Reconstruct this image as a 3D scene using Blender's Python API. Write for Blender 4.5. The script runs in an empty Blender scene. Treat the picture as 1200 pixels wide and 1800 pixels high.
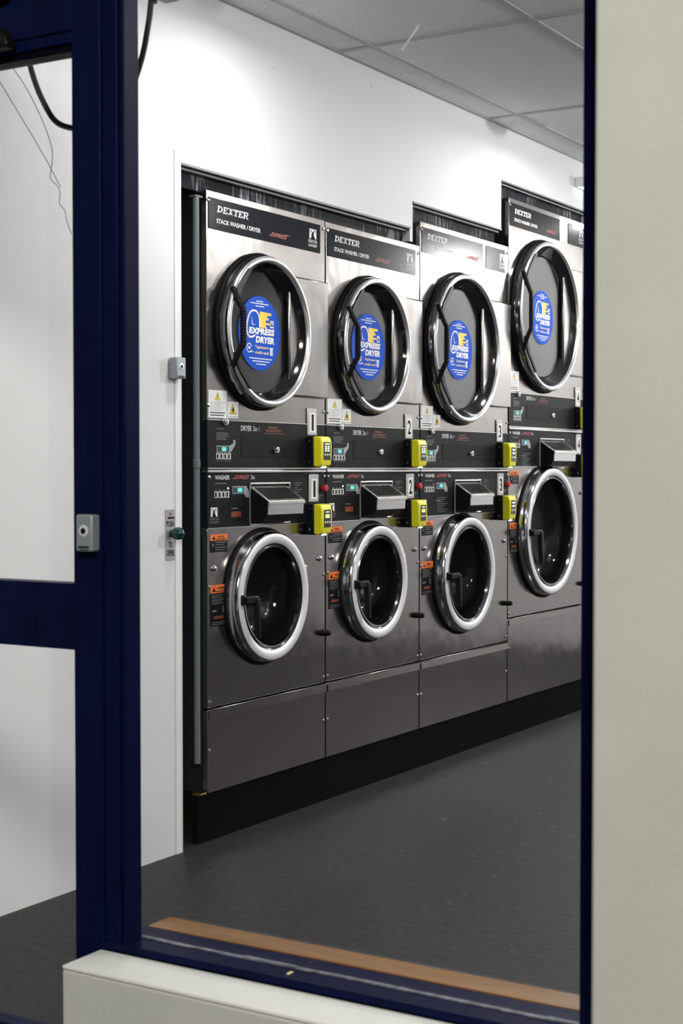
import bpy, bmesh, math, random
from mathutils import Vector, Matrix
random.seed(7)
SC = bpy.context.scene
COL = SC.collection
PI = math.pi
R = math.radians

# ------------------------------------------------------------------ camera
cam_d = bpy.data.cameras.new('camera')
cam = bpy.data.objects.new('camera', cam_d)
COL.objects.link(cam)
cam.location = (2.813, 0.0, 1.172)
cam.rotation_euler = (R(90 - 1.6457), 0, R(31.22))
cam_d.sensor_fit = 'VERTICAL'
cam_d.sensor_width = 24
cam_d.sensor_height = 36
cam_d.lens = 53.6
cam_d.clip_start = 0.05
cam_d.dof.use_dof = True
cam_d.dof.focus_distance = 5.2
cam_d.dof.aperture_fstop = 8.0
SC.camera = cam

# ------------------------------------------------------------------ world, exposure, big lights
wd = bpy.data.worlds.new('world')
SC.world = wd
wd.use_nodes = True
bg = wd.node_tree.nodes['Background']
bg.inputs[0].default_value = (0.55, 0.65, 0.9, 1)
bg.inputs[1].default_value = 0.02
SC.view_settings.view_transform = 'Standard'
SC.view_settings.look = 'None'
SC.view_settings.gamma = 1
SC.view_settings.use_curve_mapping = False
SC.view_settings.exposure = 0.0
SC.cycles.max_bounces = 10
SC.cycles.glossy_bounces = 6
SC.cycles.transparent_max_bounces = 16
SC.cycles.sample_clamp_indirect = 6.0
SC.cycles.caustics_reflective = False

EXT_POWER = 335.0     # added out-of-view area light that lights the pillar and plinth
WALL_LAMP = 10.5      # downlights beside the machine wall
MAIN_LAMP = 22.0      # downlights over the aisle
ld = bpy.data.lights.new('exterior_fill', 'AREA')
ld.shape = 'RECTANGLE'; ld.size = 1.6; ld.size_y = 1.0
ld.energy = EXT_POWER
ld.color = (1.0, 0.98, 0.91)
lo = bpy.data.objects.new('exterior_fill', ld)
COL.objects.link(lo)
lo.location = (4.6, -2.6, 4.2)
lo.rotation_euler = (Vector((2.0, 2.1, 0.7)) - lo.location).to_track_quat('-Z', 'Y').to_euler()

# ------------------------------------------------------------------ materials
MATS = {}
def mat(name, col, rough=0.5, metal=0.0, spec=0.5, emit=None, estr=1.0, coat=0.0, noise=None, bump=None, aniso=0.0, var=None):
    if name in MATS: return MATS[name]
    m = bpy.data.materials.new(name); m.use_nodes = True
    nt = m.node_tree; b = nt.nodes['Principled BSDF']
    b.inputs['Base Color'].default_value = (*col, 1)
    b.inputs['Roughness'].default_value = rough
    b.inputs['Metallic'].default_value = metal
    b.inputs['Specular IOR Level'].default_value = spec
    b.inputs['Coat Weight'].default_value = coat
    b.inputs['Anisotropic'].default_value = aniso
    if emit:
        b.inputs['Emission Color'].default_value = (*emit, 1)
        b.inputs['Emission Strength'].default_value = estr
    tc = nt.nodes.new('ShaderNodeTexCoord')
    def nz(scale, det=4, rough_=0.55):
        mp = nt.nodes.new('ShaderNodeMapping')
        mp.inputs['Scale'].default_value = scale
        nt.links.new(tc.outputs['Object'], mp.inputs[0])
        n = nt.nodes.new('ShaderNodeTexNoise')
        n.inputs['Scale'].default_value = 1.0
        n.inputs['Detail'].default_value = det
        n.inputs['Roughness'].default_value = rough_
        nt.links.new(mp.outputs[0], n.inputs['Vector'])
        return n
    if noise:    # (scale, amount) colour variation
        n = nz(noise[0])
        mx = nt.nodes.new('ShaderNodeMix'); mx.data_type = 'RGBA'
        a = noise[1]
        mx.inputs[6].default_value = (*[c * (1 - a) for c in col], 1)
        mx.inputs[7].default_value = (*[min(1, c * (1 + a)) for c in col], 1)
        rp = nt.nodes.new('ShaderNodeMapRange')
        rp.inputs[1].default_value = 0.3; rp.inputs[2].default_value = 0.7
        nt.links.new(n.outputs[0], rp.inputs[0]); nt.links.new(rp.outputs[0], mx.inputs[0])
        nt.links.new(mx.outputs[2], b.inputs['Base Color'])
    if var:      # (scale, lo, hi) roughness variation
        n = nz(var[0], 5)
        rp = nt.nodes.new('ShaderNodeMapRange')
        rp.inputs[1].default_value = 0.3; rp.inputs[2].default_value = 0.7
        rp.inputs[3].default_value = var[1]; rp.inputs[4].default_value = var[2]
        nt.links.new(n.outputs[0], rp.inputs[0]); nt.links.new(rp.outputs[0], b.inputs['Roughness'])
    if bump:     # list of (scale, strength, distance)
        prev = None
        for sc_, st, di in bump:
            n = nz(sc_, 3)
            bp = nt.nodes.new('ShaderNodeBump')
            bp.inputs['Strength'].default_value = st
            bp.inputs['Distance'].default_value = di
            nt.links.new(n.outputs[0], bp.inputs['Height'])
            if prev: nt.links.new(prev.outputs[0], bp.inputs['Normal'])
            prev = bp
        nt.links.new(prev.outputs[0], b.inputs['Normal'])
    MATS[name] = m
    return m

def glass_mat(name, tint=(1, 1, 1), ior=1.45, rough=0.0, boost=1.0):
    m = bpy.data.materials.new(name); m.use_nodes = True
    nt = m.node_tree; nt.nodes.clear()
    out = nt.nodes.new('ShaderNodeOutputMaterial')
    tr = nt.nodes.new('ShaderNodeBsdfTransparent'); tr.inputs[0].default_value = (*tint, 1)
    gl = nt.nodes.new('ShaderNodeBsdfGlossy'); gl.inputs['Roughness'].default_value = rough
    lw = nt.nodes.new('ShaderNodeLayerWeight'); lw.inputs[0].default_value = 0.5
    fr = nt.nodes.new('ShaderNodeMath'); fr.operation = 'POWER'; fr.inputs[1].default_value = 5.0
    nt.links.new(lw.outputs['Facing'], fr.inputs[0])
    f0 = ((ior - 1) / (ior + 1)) ** 2
    mu = nt.nodes.new('ShaderNodeMath'); mu.operation = 'MULTIPLY_ADD'; mu.use_clamp = True
    mu.inputs[1].default_value = (1 - f0) * boost; mu.inputs[2].default_value = f0 * boost
    mx = nt.nodes.new('ShaderNodeMixShader')
    nt.links.new(fr.outputs[0], mu.inputs[0]); nt.links.new(mu.outputs[0], mx.inputs[0])
    nt.links.new(tr.outputs[0], mx.inputs[1]); nt.links.new(gl.outputs[0], mx.inputs[2])
    nt.links.new(mx.outputs[0], out.inputs[0])
    MATS[name] = m
    return m

M_wall = mat('white_paint', (0.80, 0.80, 0.81), 0.6, bump=[((90, 90, 90), 0.05, 0.002)])
M_bead = mat('white_trim', (0.88, 0.88, 0.88), 0.4)
M_tile = mat('ceiling_tile', (0.88, 0.87, 0.87), 0.95, spec=0.1, noise=((140, 140, 140), 0.10), bump=[((220, 220, 220), 0.4, 0.002)])
M_tee = mat('ceiling_tee', (0.46, 0.455, 0.455), 0.5)
M_floor = mat('dark_vinyl', (0.021, 0.020, 0.021), 0.55, spec=0.2, noise=((38, 38, 38), 0.5), bump=[((160, 160, 160), 0.15, 0.002)])
M_navy = mat('navy_paint', (0.0035, 0.0055, 0.034), 0.38, spec=0.05, noise=((25, 25, 6), 0.2), bump=[((130, 130, 130), 0.10, 0.002)])
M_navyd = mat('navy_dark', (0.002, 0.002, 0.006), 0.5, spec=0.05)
M_beige = mat('beige_render', (0.63, 0.63, 0.565), 0.75, noise=((6, 6, 6), 0.04), bump=[((170, 170, 170), 0.14, 0.003)])
M_cap = mat('cream_paint', (0.86, 0.86, 0.83), 0.5, noise=((5, 5, 5), 0.05), bump=[((50, 50, 50), 0.12, 0.003)])
M_wood = mat('varnished_wood', (0.25, 0.108, 0.018), 0.28, spec=0.3, noise=((3, 60, 60), 0.22))
M_steel = mat('brushed_steel', (0.31, 0.293, 0.28), 0.18, 1.0, noise=((2, 420, 2.0), 0.05), bump=[((1, 2.6, 2.2), 0.32, 0.02), ((3, 4, 900), 0.03, 0.001)], aniso=0.35)
M_steel2 = mat('steel_edge', (0.62, 0.61, 0.60), 0.28, 1.0)
M_chrome = mat('chrome', (0.78, 0.78, 0.80), 0.09, 1.0)
M_chrome2 = mat('smoked_chrome', (0.48, 0.48, 0.50), 0.12, 1.0)
M_alu = mat('satin_aluminium', (0.80, 0.80, 0.83), 0.36, 0.25, spec=0.6)
M_alu2 = mat('polished_rim', (0.80, 0.80, 0.82), 0.22, 0.8, spec=0.6)
M_darkchrome = mat('dark_chrome', (0.20, 0.20, 0.21), 0.12, 1.0)
M_blackp = mat('black_plastic', (0.006, 0.006, 0.007), 0.38, spec=0.14)
M_blackg = mat('black_gloss', (0.008, 0.008, 0.009), 0.10)
M_rubber = mat('black_rubber', (0.005, 0.005, 0.005), 0.6, spec=0.1)
M_panel = mat('control_black', (0.012, 0.012, 0.0135), 0.4, spec=0.07)
M_panel2 = mat('control_inset', (0.0105, 0.0105, 0.012), 0.42, spec=0.06)
M_plate = mat('plate_black', (0.009, 0.010, 0.0135), 0.16, spec=0.06)
M_body = mat('cabinet_side', (0.012, 0.013, 0.015), 0.5, spec=0.3)
M_kick = mat('black_kick', (0.0018, 0.0018, 0.0018), 0.5, spec=0.03)
M_drum = mat('drum_steel', (0.40, 0.40, 0.41), 0.22, 1.0, bump=[((60, 60, 60), 0.25, 0.004)])
M_drumb = mat('dryer_drum', (0.10, 0.10, 0.105), 0.45, 0.6)
M_white = mat('white_print', (0.82, 0.82, 0.82), 0.5)
M_greyp = mat('grey_print', (0.16, 0.16, 0.165), 0.5)
M_red = mat('red_print', (0.36, 0.05, 0.05), 0.5)
M_redb = mat('red_button', (0.45, 0.02, 0.02), 0.3)
M_rust = mat('rust_print', (0.20, 0.045, 0.018), 0.5)
M_orange = mat('orange_print', (0.80, 0.17, 0.025), 0.5)
M_blkpr = mat('black_print', (0.008, 0.008, 0.008), 0.5, spec=0.08)
M_label = mat('white_label', (0.80, 0.80, 0.79), 0.5)
M_yelpr = mat('yellow_print', (0.85, 0.60, 0.03), 0.5)
M_pale = mat('pale_yellow_print', (0.85, 0.72, 0.35), 0.5)
M_blue = mat('blue_sticker', (0.003, 0.075, 0.52), 0.5, spec=0.08)
M_blue2 = mat('dark_blue_print', (0.01, 0.05, 0.32), 0.45)
M_yel = mat('yellow_plastic', (0.74, 0.70, 0.015), 0.38)
M_screen = mat('screen_black', (0.008, 0.008, 0.01), 0.15)
M_teal = mat('teal_display', (0.01, 0.05, 0.05), 0.3, emit=(0.15, 0.85, 0.80), estr=0.9)
M_teald = mat('display_window', (0.03, 0.05, 0.055), 0.25)
M_key = mat('lit_key', (0.6, 0.7, 0.6), 0.4, emit=(0.85, 1.0, 0.85), estr=0.9)
M_key2 = mat('lit_yellow_key', (0.6, 0.65, 0.2), 0.4, emit=(0.9, 1.0, 0.35), estr=0.9)
M_bracket = mat('grey_bracket', (0.28, 0.30, 0.31), 0.4)
M_pipe = mat('grey_pipe', (0.15, 0.18, 0.19), 0.45, spec=0.2)
M_trimg = mat('dull_grey_edge', (0.22, 0.22, 0.22), 0.5)
M_brass = mat('brass', (0.5, 0.32, 0.08), 0.3, 1.0)
M_keybox = mat('grey_metal_box', (0.33, 0.37, 0.40), 0.42, 0.35)
M_plateal = mat('aluminium_plate', (0.46, 0.45, 0.45), 0.42, 0.5)
M_green = mat('green_gloss', (0.002, 0.045, 0.035), 0.08)
M_cable = mat('black_cable', (0.012, 0.012, 0.015), 0.4)
M_wire = mat('thin_wire', (0.35, 0.35, 0.36), 0.3, 0.7)
M_lens = mat('lamp_lens', (0.9, 0.9, 0.9), 0.5, emit=(1, 0.98, 0.95), estr=6.0)
M_led = mat('led', (0.8, 0.9, 1.0), 0.3, emit=(0.85, 0.95, 1.0), estr=2.5)
M_ledr = mat('led_red', (0.6, 0.05, 0.05), 0.3, emit=(1.0, 0.15, 0.1), estr=1.5)
M_seal = mat('worn_seal', (0.15, 0.16, 0.19), 0.5, noise=((40, 10, 10), 0.6))
M_scuff = mat('scuff', (0.6, 0.6, 0.6), 0.7)
M_dark = mat('dark_recess', (0.008, 0.008, 0.009), 0.6)
M_pave = mat('pavement', (0.05, 0.05, 0.05), 0.9, noise=((30, 30, 30), 0.2))
M_reflect_dark = mat('reflect_dark', (0.035, 0.035, 0.037), 0.5)
G_win = glass_mat('window_glass', (0.985, 0.99, 0.99), 1.45)
G_door = glass_mat('machine_glass', (0.88, 0.89, 0.89), 1.5, boost=1.15)
G_bowl = glass_mat('bowl_glass', (0.86, 0.87, 0.87), 1.45, boost=0.75)

# streaked black filler board
def streak_mat():
    m = mat('streaked_black', (0.01, 0.011, 0.013), 0.5, spec=0.05)
    nt = m.node_tree; b = nt.nodes['Principled BSDF']
    tc = nt.nodes.new('ShaderNodeTexCoord')
    mp = nt.nodes.new('ShaderNodeMapping'); mp.inputs['Scale'].default_value = (1, 95, 9)
    n = nt.nodes.new('ShaderNodeTexNoise'); n.inputs['Scale'].default_value = 1; n.inputs['Detail'].default_value = 4
    n2 = nt.nodes.new('ShaderNodeTexNoise'); n2.inputs['Scale'].default_value = 4.0; n2.inputs['Detail'].default_value = 2
    nt.links.new(tc.outputs['Object'], mp.inputs[0]); nt.links.new(mp.outputs[0], n.inputs['Vector'])
    nt.links.new(tc.outputs['Object'], n2.inputs['Vector'])
    mu = nt.nodes.new('ShaderNodeMath'); mu.operation = 'MULTIPLY'
    nt.links.new(n.outputs[0], mu.inputs[0]); nt.links.new(n2.outputs[0], mu.inputs[1])
    rp = nt.nodes.new('ShaderNodeValToRGB')
    rp.color_ramp.elements[0].position = 0.28; rp.color_ramp.elements[0].color = (0.005, 0.006, 0.009, 1)
    rp.color_ramp.elements[1].position = 0.46; rp.color_ramp.elements[1].color = (0.42, 0.43, 0.46, 1)
    nt.links.new(mu.outputs[0], rp.inputs[0]); nt.links.new(rp.outputs[0], b.inputs['Base Color'])
    return m
M_streak = streak_mat()

# floor scuffs: short pale flecks of wear
def floor_scuffs():
    nt = M_floor.node_tree; b = nt.nodes['Principled BSDF']
    old = b.inputs['Base Color'].links[0].from_socket
    tc = nt.nodes.new('ShaderNodeTexCoord')
    mp = nt.nodes.new('ShaderNodeMapping'); mp.inputs['Scale'].default_value = (26, 9, 1); mp.inputs['Rotation'].default_value = (0, 0, 0.5)
    n = nt.nodes.new('ShaderNodeTexNoise'); n.inputs['Scale'].default_value = 1; n.inputs['Detail'].default_value = 5; n.inputs['Roughness'].default_value = 0.6
    nt.links.new(tc.outputs['Object'], mp.inputs[0]); nt.links.new(mp.outputs[0], n.inputs['Vector'])
    rp = nt.nodes.new('ShaderNodeMapRange'); rp.inputs[1].default_value = 0.655; rp.inputs[2].default_value = 0.74
    nt.links.new(n.outputs[0], rp.inputs[0])
    mx = nt.nodes.new('ShaderNodeMix'); mx.data_type = 'RGBA'
    mx.inputs[7].default_value = (0.17, 0.165, 0.16, 1)
    nt.links.new(rp.outputs[0], mx.inputs[0]); nt.links.new(old, mx.inputs[6]); nt.links.new(mx.outputs[2], b.inputs['Base Color'])
floor_scuffs()

# ------------------------------------------------------------------ mesh helpers
TINY = {'small_print', 'bold_print', 'key_mark', 'selector_keys', 'express_swash', 'grip_rib', 'display_keys', 'button_marks', 'red_print', 'horse_outline', 'horse_emblem', 'marking', 'sealant', 'warning_mark', 'triangle_mark', 'company_name', 'panel_edge'}
class MB:
    def __init__(s): s.v = []; s.f = []
    def box(s, x0, x1, y0, y1, z0, z1):
        i = len(s.v)
        s.v += [(x0,y0,z0),(x1,y0,z0),(x1,y1,z0),(x0,y1,z0),(x0,y0,z1),(x1,y0,z1),(x1,y1,z1),(x0,y1,z1)]
        for q in ((0,3,2,1),(4,5,6,7),(0,1,5,4),(1,2,6,5),(2,3,7,6),(3,0,4,7)): s.f.append(tuple(i+k for k in q))
        return s
    def poly_x(s, pts, x0, x1):           # polygon in (y,z), ccw seen from +X, extruded along X
        i = len(s.v); n = len(pts)
        s.v += [(x0, p[0], p[1]) for p in pts] + [(x1, p[0], p[1]) for p in pts]
        s.f.append(tuple(i + n + k for k in range(n))); s.f.append(tuple(i + n - 1 - k for k in range(n)))
        for k in range(n):
            k2 = (k + 1) % n
            s.f.append((i + k, i + k2, i + n + k2, i + n + k))
        return s
    def poly_y(s, pts, y0, y1):           # polygon in (x,z) extruded along Y
        i = len(s.v); n = len(pts)
        s.v += [(p[0], y0, p[1]) for p in pts] + [(p[0], y1, p[1]) for p in pts]
        s.f.append(tuple(i + k for k in range(n))); s.f.append(tuple(i + 2 * n - 1 - k for k in range(n)))
        for k in range(n):
            k2 = (k + 1) % n
            s.f.append((i + k, i + n + k, i + n + k2, i + k2))
        return s
    def lathe(s, prof, cy, cz, n=48, close=False):   # prof: list of (x, r), revolved about the X axis through (cy,cz)
        i = len(s.v); m = len(prof)
        for a in range(n):
            t = 2 * PI * a / n
            for (x, r) in prof: s.v.append((x, cy + r * math.cos(t), cz + r * math.sin(t)))
        for a in range(n):
            a2 = (a + 1) % n
            for k in range(m - 1 + (1 if close else 0)):
                k2 = (k + 1) % m
                s.f.append((i + a*m + k, i + a2*m + k, i + a2*m + k2, i + a*m + k2))
        return s
    def latheg(s, prof, c, axis='z', n=24):
        i = len(s.v); m = len(prof)
        for a in range(n):
            t = 2 * PI * a / n
            for (h, r) in prof:
                if axis == 'z': s.v.append((c[0] + r*math.cos(t), c[1] + r*math.sin(t), c[2] + h))
                else: s.v.append((c[0] + r*math.cos(t), c[1] + h, c[2] + r*math.sin(t)))
        for a in range(n):
            a2 = (a + 1) % n
            for k in range(m - 1): s.f.append((i + a*m + k, i + a2*m + k, i + a2*m + k + 1, i + a*m + k + 1))
        return s
    def tube(s, pts, r, n=10, caps=True):
        pts = [Vector(p) for p in pts]; i0 = len(s.v); m = len(pts)
        ref = None
        for k, p in enumerate(pts):
            t = (pts[min(k+1, m-1)] - pts[max(k-1, 0)]).normalized()
            if ref is None: ref = t.orthogonal().normalized()
            u = (ref - t * ref.dot(t)).normalized(); w = t.cross(u); ref = u
            rr = r[k] if isinstance(r, (list, tuple)) else r
            for a in range(n):
                q = p + u * (rr * math.cos(2*PI*a/n)) + w * (rr * math.sin(2*PI*a/n)); s.v.append(tuple(q))
        for k in range(m - 1):
            for a in range(n):
                a2 = (a + 1) % n
                s.f.append((i0 + k*n + a, i0 + k*n + a2, i0 + (k+1)*n + a2, i0 + (k+1)*n + a))
        if caps:
            s.f.append(tuple(i0 + n - 1 - a for a in range(n))); s.f.append(tuple(i0 + (m-1)*n + a for a in range(n)))
        return s
    def plate_hole(s, x0, x1, y0, y1, z0, z1, cy, cz, r, n=64):
        corners = [math.atan2(z - cz, y - cy) for y in (y0, y1) for z in (z0, z1)]
        ang = sorted([2*PI*k/n - PI for k in range(n)] + corners)
        i = len(s.v); N = len(ang)
        for t in ang:
            c, d = math.cos(t), math.sin(t)
            k = min([((y1-cy)/c if c > 1e-9 else (y0-cy)/c if c < -1e-9 else 1e9), ((z1-cz)/d if d > 1e-9 else (z0-cz)/d if d < -1e-9 else 1e9)])
            for x in (x0, x1):
                s.v.append((x, cy + r*c, cz + r*d)); s.v.append((x, cy + k*c, cz + k*d))
        for a in range(N):
            b = (a + 1) % N; A = i + 4*a; B = i + 4*b
            s.f.append((A+2, A+3, B+3, B+2))      # front
            s.f.append((A, B, B+1, A+1))          # back
            s.f.append((A, A+2, B+2, B))          # hole wall
            s.f.append((A+1, B+1, B+3, A+3))      # rim
        return s
    def mesh(s, name, m, smooth=True, ang=35):
        me = bpy.data.meshes.new(name)
        me.from_pydata(s.v, [], s.f); me.update()
        bm = bmesh.new(); bm.from_mesh(me)
        bmesh.ops.recalc_face_normals(bm, faces=bm.faces)
        bm.to_mesh(me); bm.free()
        if smooth:
            me.shade_smooth(); me.set_sharp_from_angle(angle=R(ang))
        me.materials.append(m)
        return me
    def build(s, name, m, parent=None, bevel=0, smooth=True, ang=35, seg=2):
        o = bpy.data.objects.new(name, s.mesh(name, m, smooth, ang)); COL.objects.link(o)
        if parent: o.parent = parent
        if name in TINY: o['kind'] = 'stuff'
        if bevel:
            md = o.modifiers.new('bevel', 'BEVEL'); md.width = bevel; md.segments = seg; md.limit_method = 'ANGLE'; md.angle_limit = R(50)
        return o

def link_mesh(name, me, parent=None, loc=(0, 0, 0)):
    o = bpy.data.objects.new(name, me); COL.objects.link(o)
    o.location = loc
    if parent: o.parent = parent
    return o
def empty(name, loc=(0, 0, 0), label=None, cat=None, group=None):
    o = bpy.data.objects.new(name, None); COL.objects.link(o); o.location = loc
    o.empty_display_size = 0.1
    if label: o['label'] = label
    if cat: o['category'] = cat
    if group: o['group'] = group
    return o
def tag(o, label, cat, group=None):
    o['label'] = label; o['category'] = cat
    if group: o['group'] = group
    return o
def struct(o, label=None, cat=None):
    o['kind'] = 'structure'
    if label: o['label'] = label
    if cat: o['category'] = cat
    return o

TXT = {}
def text_geo(s, bold=0.0, shear=0.0, spacing=1.0):
    k = (s, bold, shear, spacing)
    if k not in TXT:
        cu = bpy.data.curves.new('t', 'FONT'); cu.body = s; cu.resolution_u = 2
        cu.offset = bold; cu.shear = shear; cu.space_character = spacing; cu.fill_mode = 'FRONT'
        ob = bpy.data.objects.new('t', cu)
        me = bpy.data.meshes.new_from_object(ob)
        TXT[k] = ([tuple(v.co) for v in me.vertices], [tuple(p.vertices) for p in me.polygons])
        bpy.data.objects.remove(ob); bpy.data.curves.remove(cu); bpy.data.meshes.remove(me)
    return TXT[k]
def put_text(mb, s, y0, y1, z0, z1, x, bold=0.0, shear=0.0, spacing=1.0, face='x'):
    v, f = text_geo(s, bold, shear, spacing)
    xs = [p[0] for p in v]; ys = [p[1] for p in v]
    ax, bx, ay, by = min(xs), max(xs), min(ys), max(ys)
    i = len(mb.v)
    for p in v:
        u = y0 + (p[0]-ax)/(bx-ax)*(y1-y0); w = z0 + (p[1]-ay)/(by-ay)*(z1-z0)
        mb.v.append((x, u, w) if face == 'x' else (u, x, w))
    mb.f += [tuple(i + k for k in q) for q in f]
    return mb
def lettering(name, m, parent, items, x, **kw):   # items: (string, y0, y1, z0, z1, bold, shear)
    for it in items:
        mb = put_text(MB(), it[0], it[1], it[2], it[3], it[4], x, *(it[5:] if len(it) > 5 else ()), **kw)
        me = bpy.data.meshes.new(name); me.from_pydata(mb.v, [], mb.f); me.update(); me.materials.append(m)
        o = bpy.data.objects.new(name, me); COL.objects.link(o); o.parent = parent
def flat(mb, pts, x, t=0.0006):
    return mb.poly_x(pts, x, x + t)
def rect(mb, y0, y1, z0, z1, x, t=0.0006):
    return mb.box(x, x + t, y0, y1, z0, z1)
def bars(mb, rows, x):                # rows of (y0,y1,zc,h): print too small to read
    for y0, y1, z, h in rows: rect(mb, y0, y1, z - h/2, z + h/2, x)
    return mb
def arc(cy, cz, r, a0, a1, n=10):
    return [(cy + r*math.cos(R(a0 + (a1-a0)*k/n)), cz + r*math.sin(R(a0 + (a1-a0)*k/n))) for k in range(n + 1)]
def band(mb, pts, w, x, t=0.0006):    # stroke of width w along pts (y,z)
    n = len(pts); L = []; Rr = []
    for k in range(n):
        a = Vector(pts[max(k-1, 0)]); b = Vector(pts[min(k+1, n-1)])
        d = (b - a).normalized(); nrm = Vector((-d.y, d.x)) * (w/2); p = Vector(pts[k])
        L.append(p + nrm); Rr.append(p - nrm)
    for k in range(n - 1):
        mb.poly_x([tuple(Rr[k]), tuple(Rr[k+1]), tuple(L[k+1]), tuple(L[k])], x, x + t)
    return mb

# slab-serif company name built from strokes
def slab_name(mb, y0, y1, z0, z1, x):
    H = z1 - z0; W = y1 - y0
    cw = [1.12, 0.95, 1.08, 0.98, 0.95, 1.1]; tot = sum(cw) + 0.02 * 5
    k = W / tot; s = 0.22; w = 0.20; sh = 0.22
    cur = 0.0
    def P(pts):
        q = [(y0 + (cur + px) * k * 0.93 + pz * H * sh, z0 + pz * H) for px, pz in pts]
        mb.poly_x(q, x, x + 0.0006)
    def RC(a, b, c, d): P([(a, c), (b, c), (b, d), (a, d)])
    for ch, c in zip('DEXTER', cw):
        if ch == 'D':
            RC(0, 0.42, 0, .14); RC(0, 0.42, .86, 1); RC(.10, .10 + w + .03, .14, .86)
            for a, b in (((.42, 0), (.78, .12)), ((.78, .12), (1.0, .38)), ((1.0, .38), (1.0, .62)), ((1.0, .62), (.78, .88)), ((.78, .88), (.42, 1))):
                f = lambda p: (.42 + (p[0]-.42) * .62, .5 + (p[1]-.5) * .70)
                P([a, b, f(b), f(a)])
        elif ch == 'E':
            RC(0, .84, 0, .14); RC(0, .84, .86, 1); RC(.10, .32, .14, .86); RC(.32, .60, .43, .57); RC(.70, .84, .14, .30); RC(.70, .84, .70, .86)
        elif ch == 'X':
            P([(.10, 0), (.36, 0), (.92, 1), (.66, 1)]); P([(.66, 0), (.92, 0), (.36, 1), (.10, 1)])
            for q in (0, .58): RC(q, q + .44, 0, .12); RC(q, q + .44, .88, 1)
        elif ch == 'T':
            RC(0, .9, .86, 1); RC(0, .14, .68, .86); RC(.76, .9, .68, .86); RC(.34, .56, .12, .86); RC(.2, .7, 0, .12)
        elif ch == 'R':
            RC(0, .42, 0, .12); RC(.10, .32, .12, .86); RC(0, .68, .86, 1); RC(.32, .68, .42, .55)
            P([(.68, .42), (.92, .52), (.74, .60), (.62, .55)]); P([(.74, .60), (.92, .52), (.92, .90), (.74, .82)]); P([(.62, .86), (.74, .82), (.92, .90), (.68, 1)])
            P([(.44, .42), (.66, .42), (.96, .12), (.74, .12)]); RC(.72, 1.04, 0, .12)
        cur += c + 0.02
    return mb
def horse(mb, y0, y1, z0, z1, x):      # square emblem with an arched neck and head
    H = z1 - z0; W = y1 - y0
    P = lambda pts: mb.poly_x([(y0 + a*W, z0 + b*H) for a, b in pts], x, x + 0.0006)
    P([(0, 0), (.10, 0), (.16, 1), (0, 1)]); P([(.14, .86), (1, .86), (1, 1), (.14, 1)])
    P([(.90, 0), (1, 0), (1, .86), (.90, .86)])
    P([(.16, .50), (.30, .46), (.38, .68), (.26, .74)]); P([(.26, .74), (.38, .68), (.62, .78), (.62, .86), (.40, .86)])
    P([(.10, 0), (.22, 0), (.30, .46), (.16, .50)])
    P([(.62, .40), (.78, .10), (.90, .0), (.90, .40), (.80, .78), (.66, .74)])
    return mb

# ------------------------------------------------------------------ the room
ZC = 2.629
YF = 2.245            # inside face of the shop front
XR, YB = 4.6, 9.4
struct(MB().box(-0.95, XR, YF - 0.10, YB, -0.1, 0).build('floor', M_floor), 'dark grey speckled vinyl floor with pale scuffs', 'floor')
struct(MB().box(-3, 8, -6, YF - 0.101, -0.1, 0).build('ground', M_pave), 'grey pavement outside the shop front', 'pavement')

mb = MB()
TH = -0.12
mb.box(TH, 0, YF - 0.10, 3.70, 0, ZC)
mb.box(TH, 0, 3.70, 5.145, 2.094, ZC)
mb.box(TH, 0, 5.145, 5.167, 2.040, ZC)
mb.box(TH, 0, 5.167, 5.957, 2.195, ZC)
mb.box(TH, 0, 5.957, 6.93, 2.405, ZC)
mb.box(TH, 0, 6.93, YB, 0, ZC)
struct(mb.build('wall_left', M_wall, smooth=False), 'white painted wall with stepped opening for the machines', 'wall')
mb = MB().box(-0.95, -0.93, 3.5, 7.1, 0, ZC).box(-0.93, TH, 3.5, 3.52, 0, ZC).box(-0.93, TH, 7.08, 7.1, 0, ZC)
struct(mb.build('wall_recess', M_dark, smooth=False), 'black recess behind the machines', 'wall')
struct(MB().box(0, XR, YB, YB + .1, 0, ZC).build('wall_back', M_wall), 'white back wall', 'wall')
w = struct(MB().box(XR, XR + .1, YF, YB, 0, ZC).build('wall_right', M_wall), 'white wall facing the machines', 'wall')
MB().box(XR - .03, XR, YF, YB, 0, 1.40).build('reflect_dark_panel', M_reflect_dark, w)  # unseen dark panel, added to darken the lower reflections in the steel
# shop front: solid parts
mb = MB().box(2.000, 6.0, 2.024, YF, 0, 3.3)
struct(mb.build('wall_front', M_beige, bevel=0.006), 'cream rendered pillar of the shop front', 'wall')
struct(MB().box(-0.12, 2.000, 2.08, YF, 2.66, 3.3).build('wall_lintel', M_beige), 'rendered lintel above the shop window', 'wall')
p = struct(MB().box(1.010, 2.000, 2.024, 2.2445, 0, 0.288).build('wall_plinth', M_beige, bevel=0.004), 'low cream rendered plinth under the shop window', 'wall')
MB().box(1.0095, 2.000, 2.0235, 2.1295, 0.288, 0.296).build('plinth_cap', M_cap, p, bevel=0.0035, seg=3)
struct(MB().box(-0.15, 0.0, 1.2, YF - .101, 0, 3.3).build('wall_return', M_beige), 'rendered return wall beside the entrance', 'wall')

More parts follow.
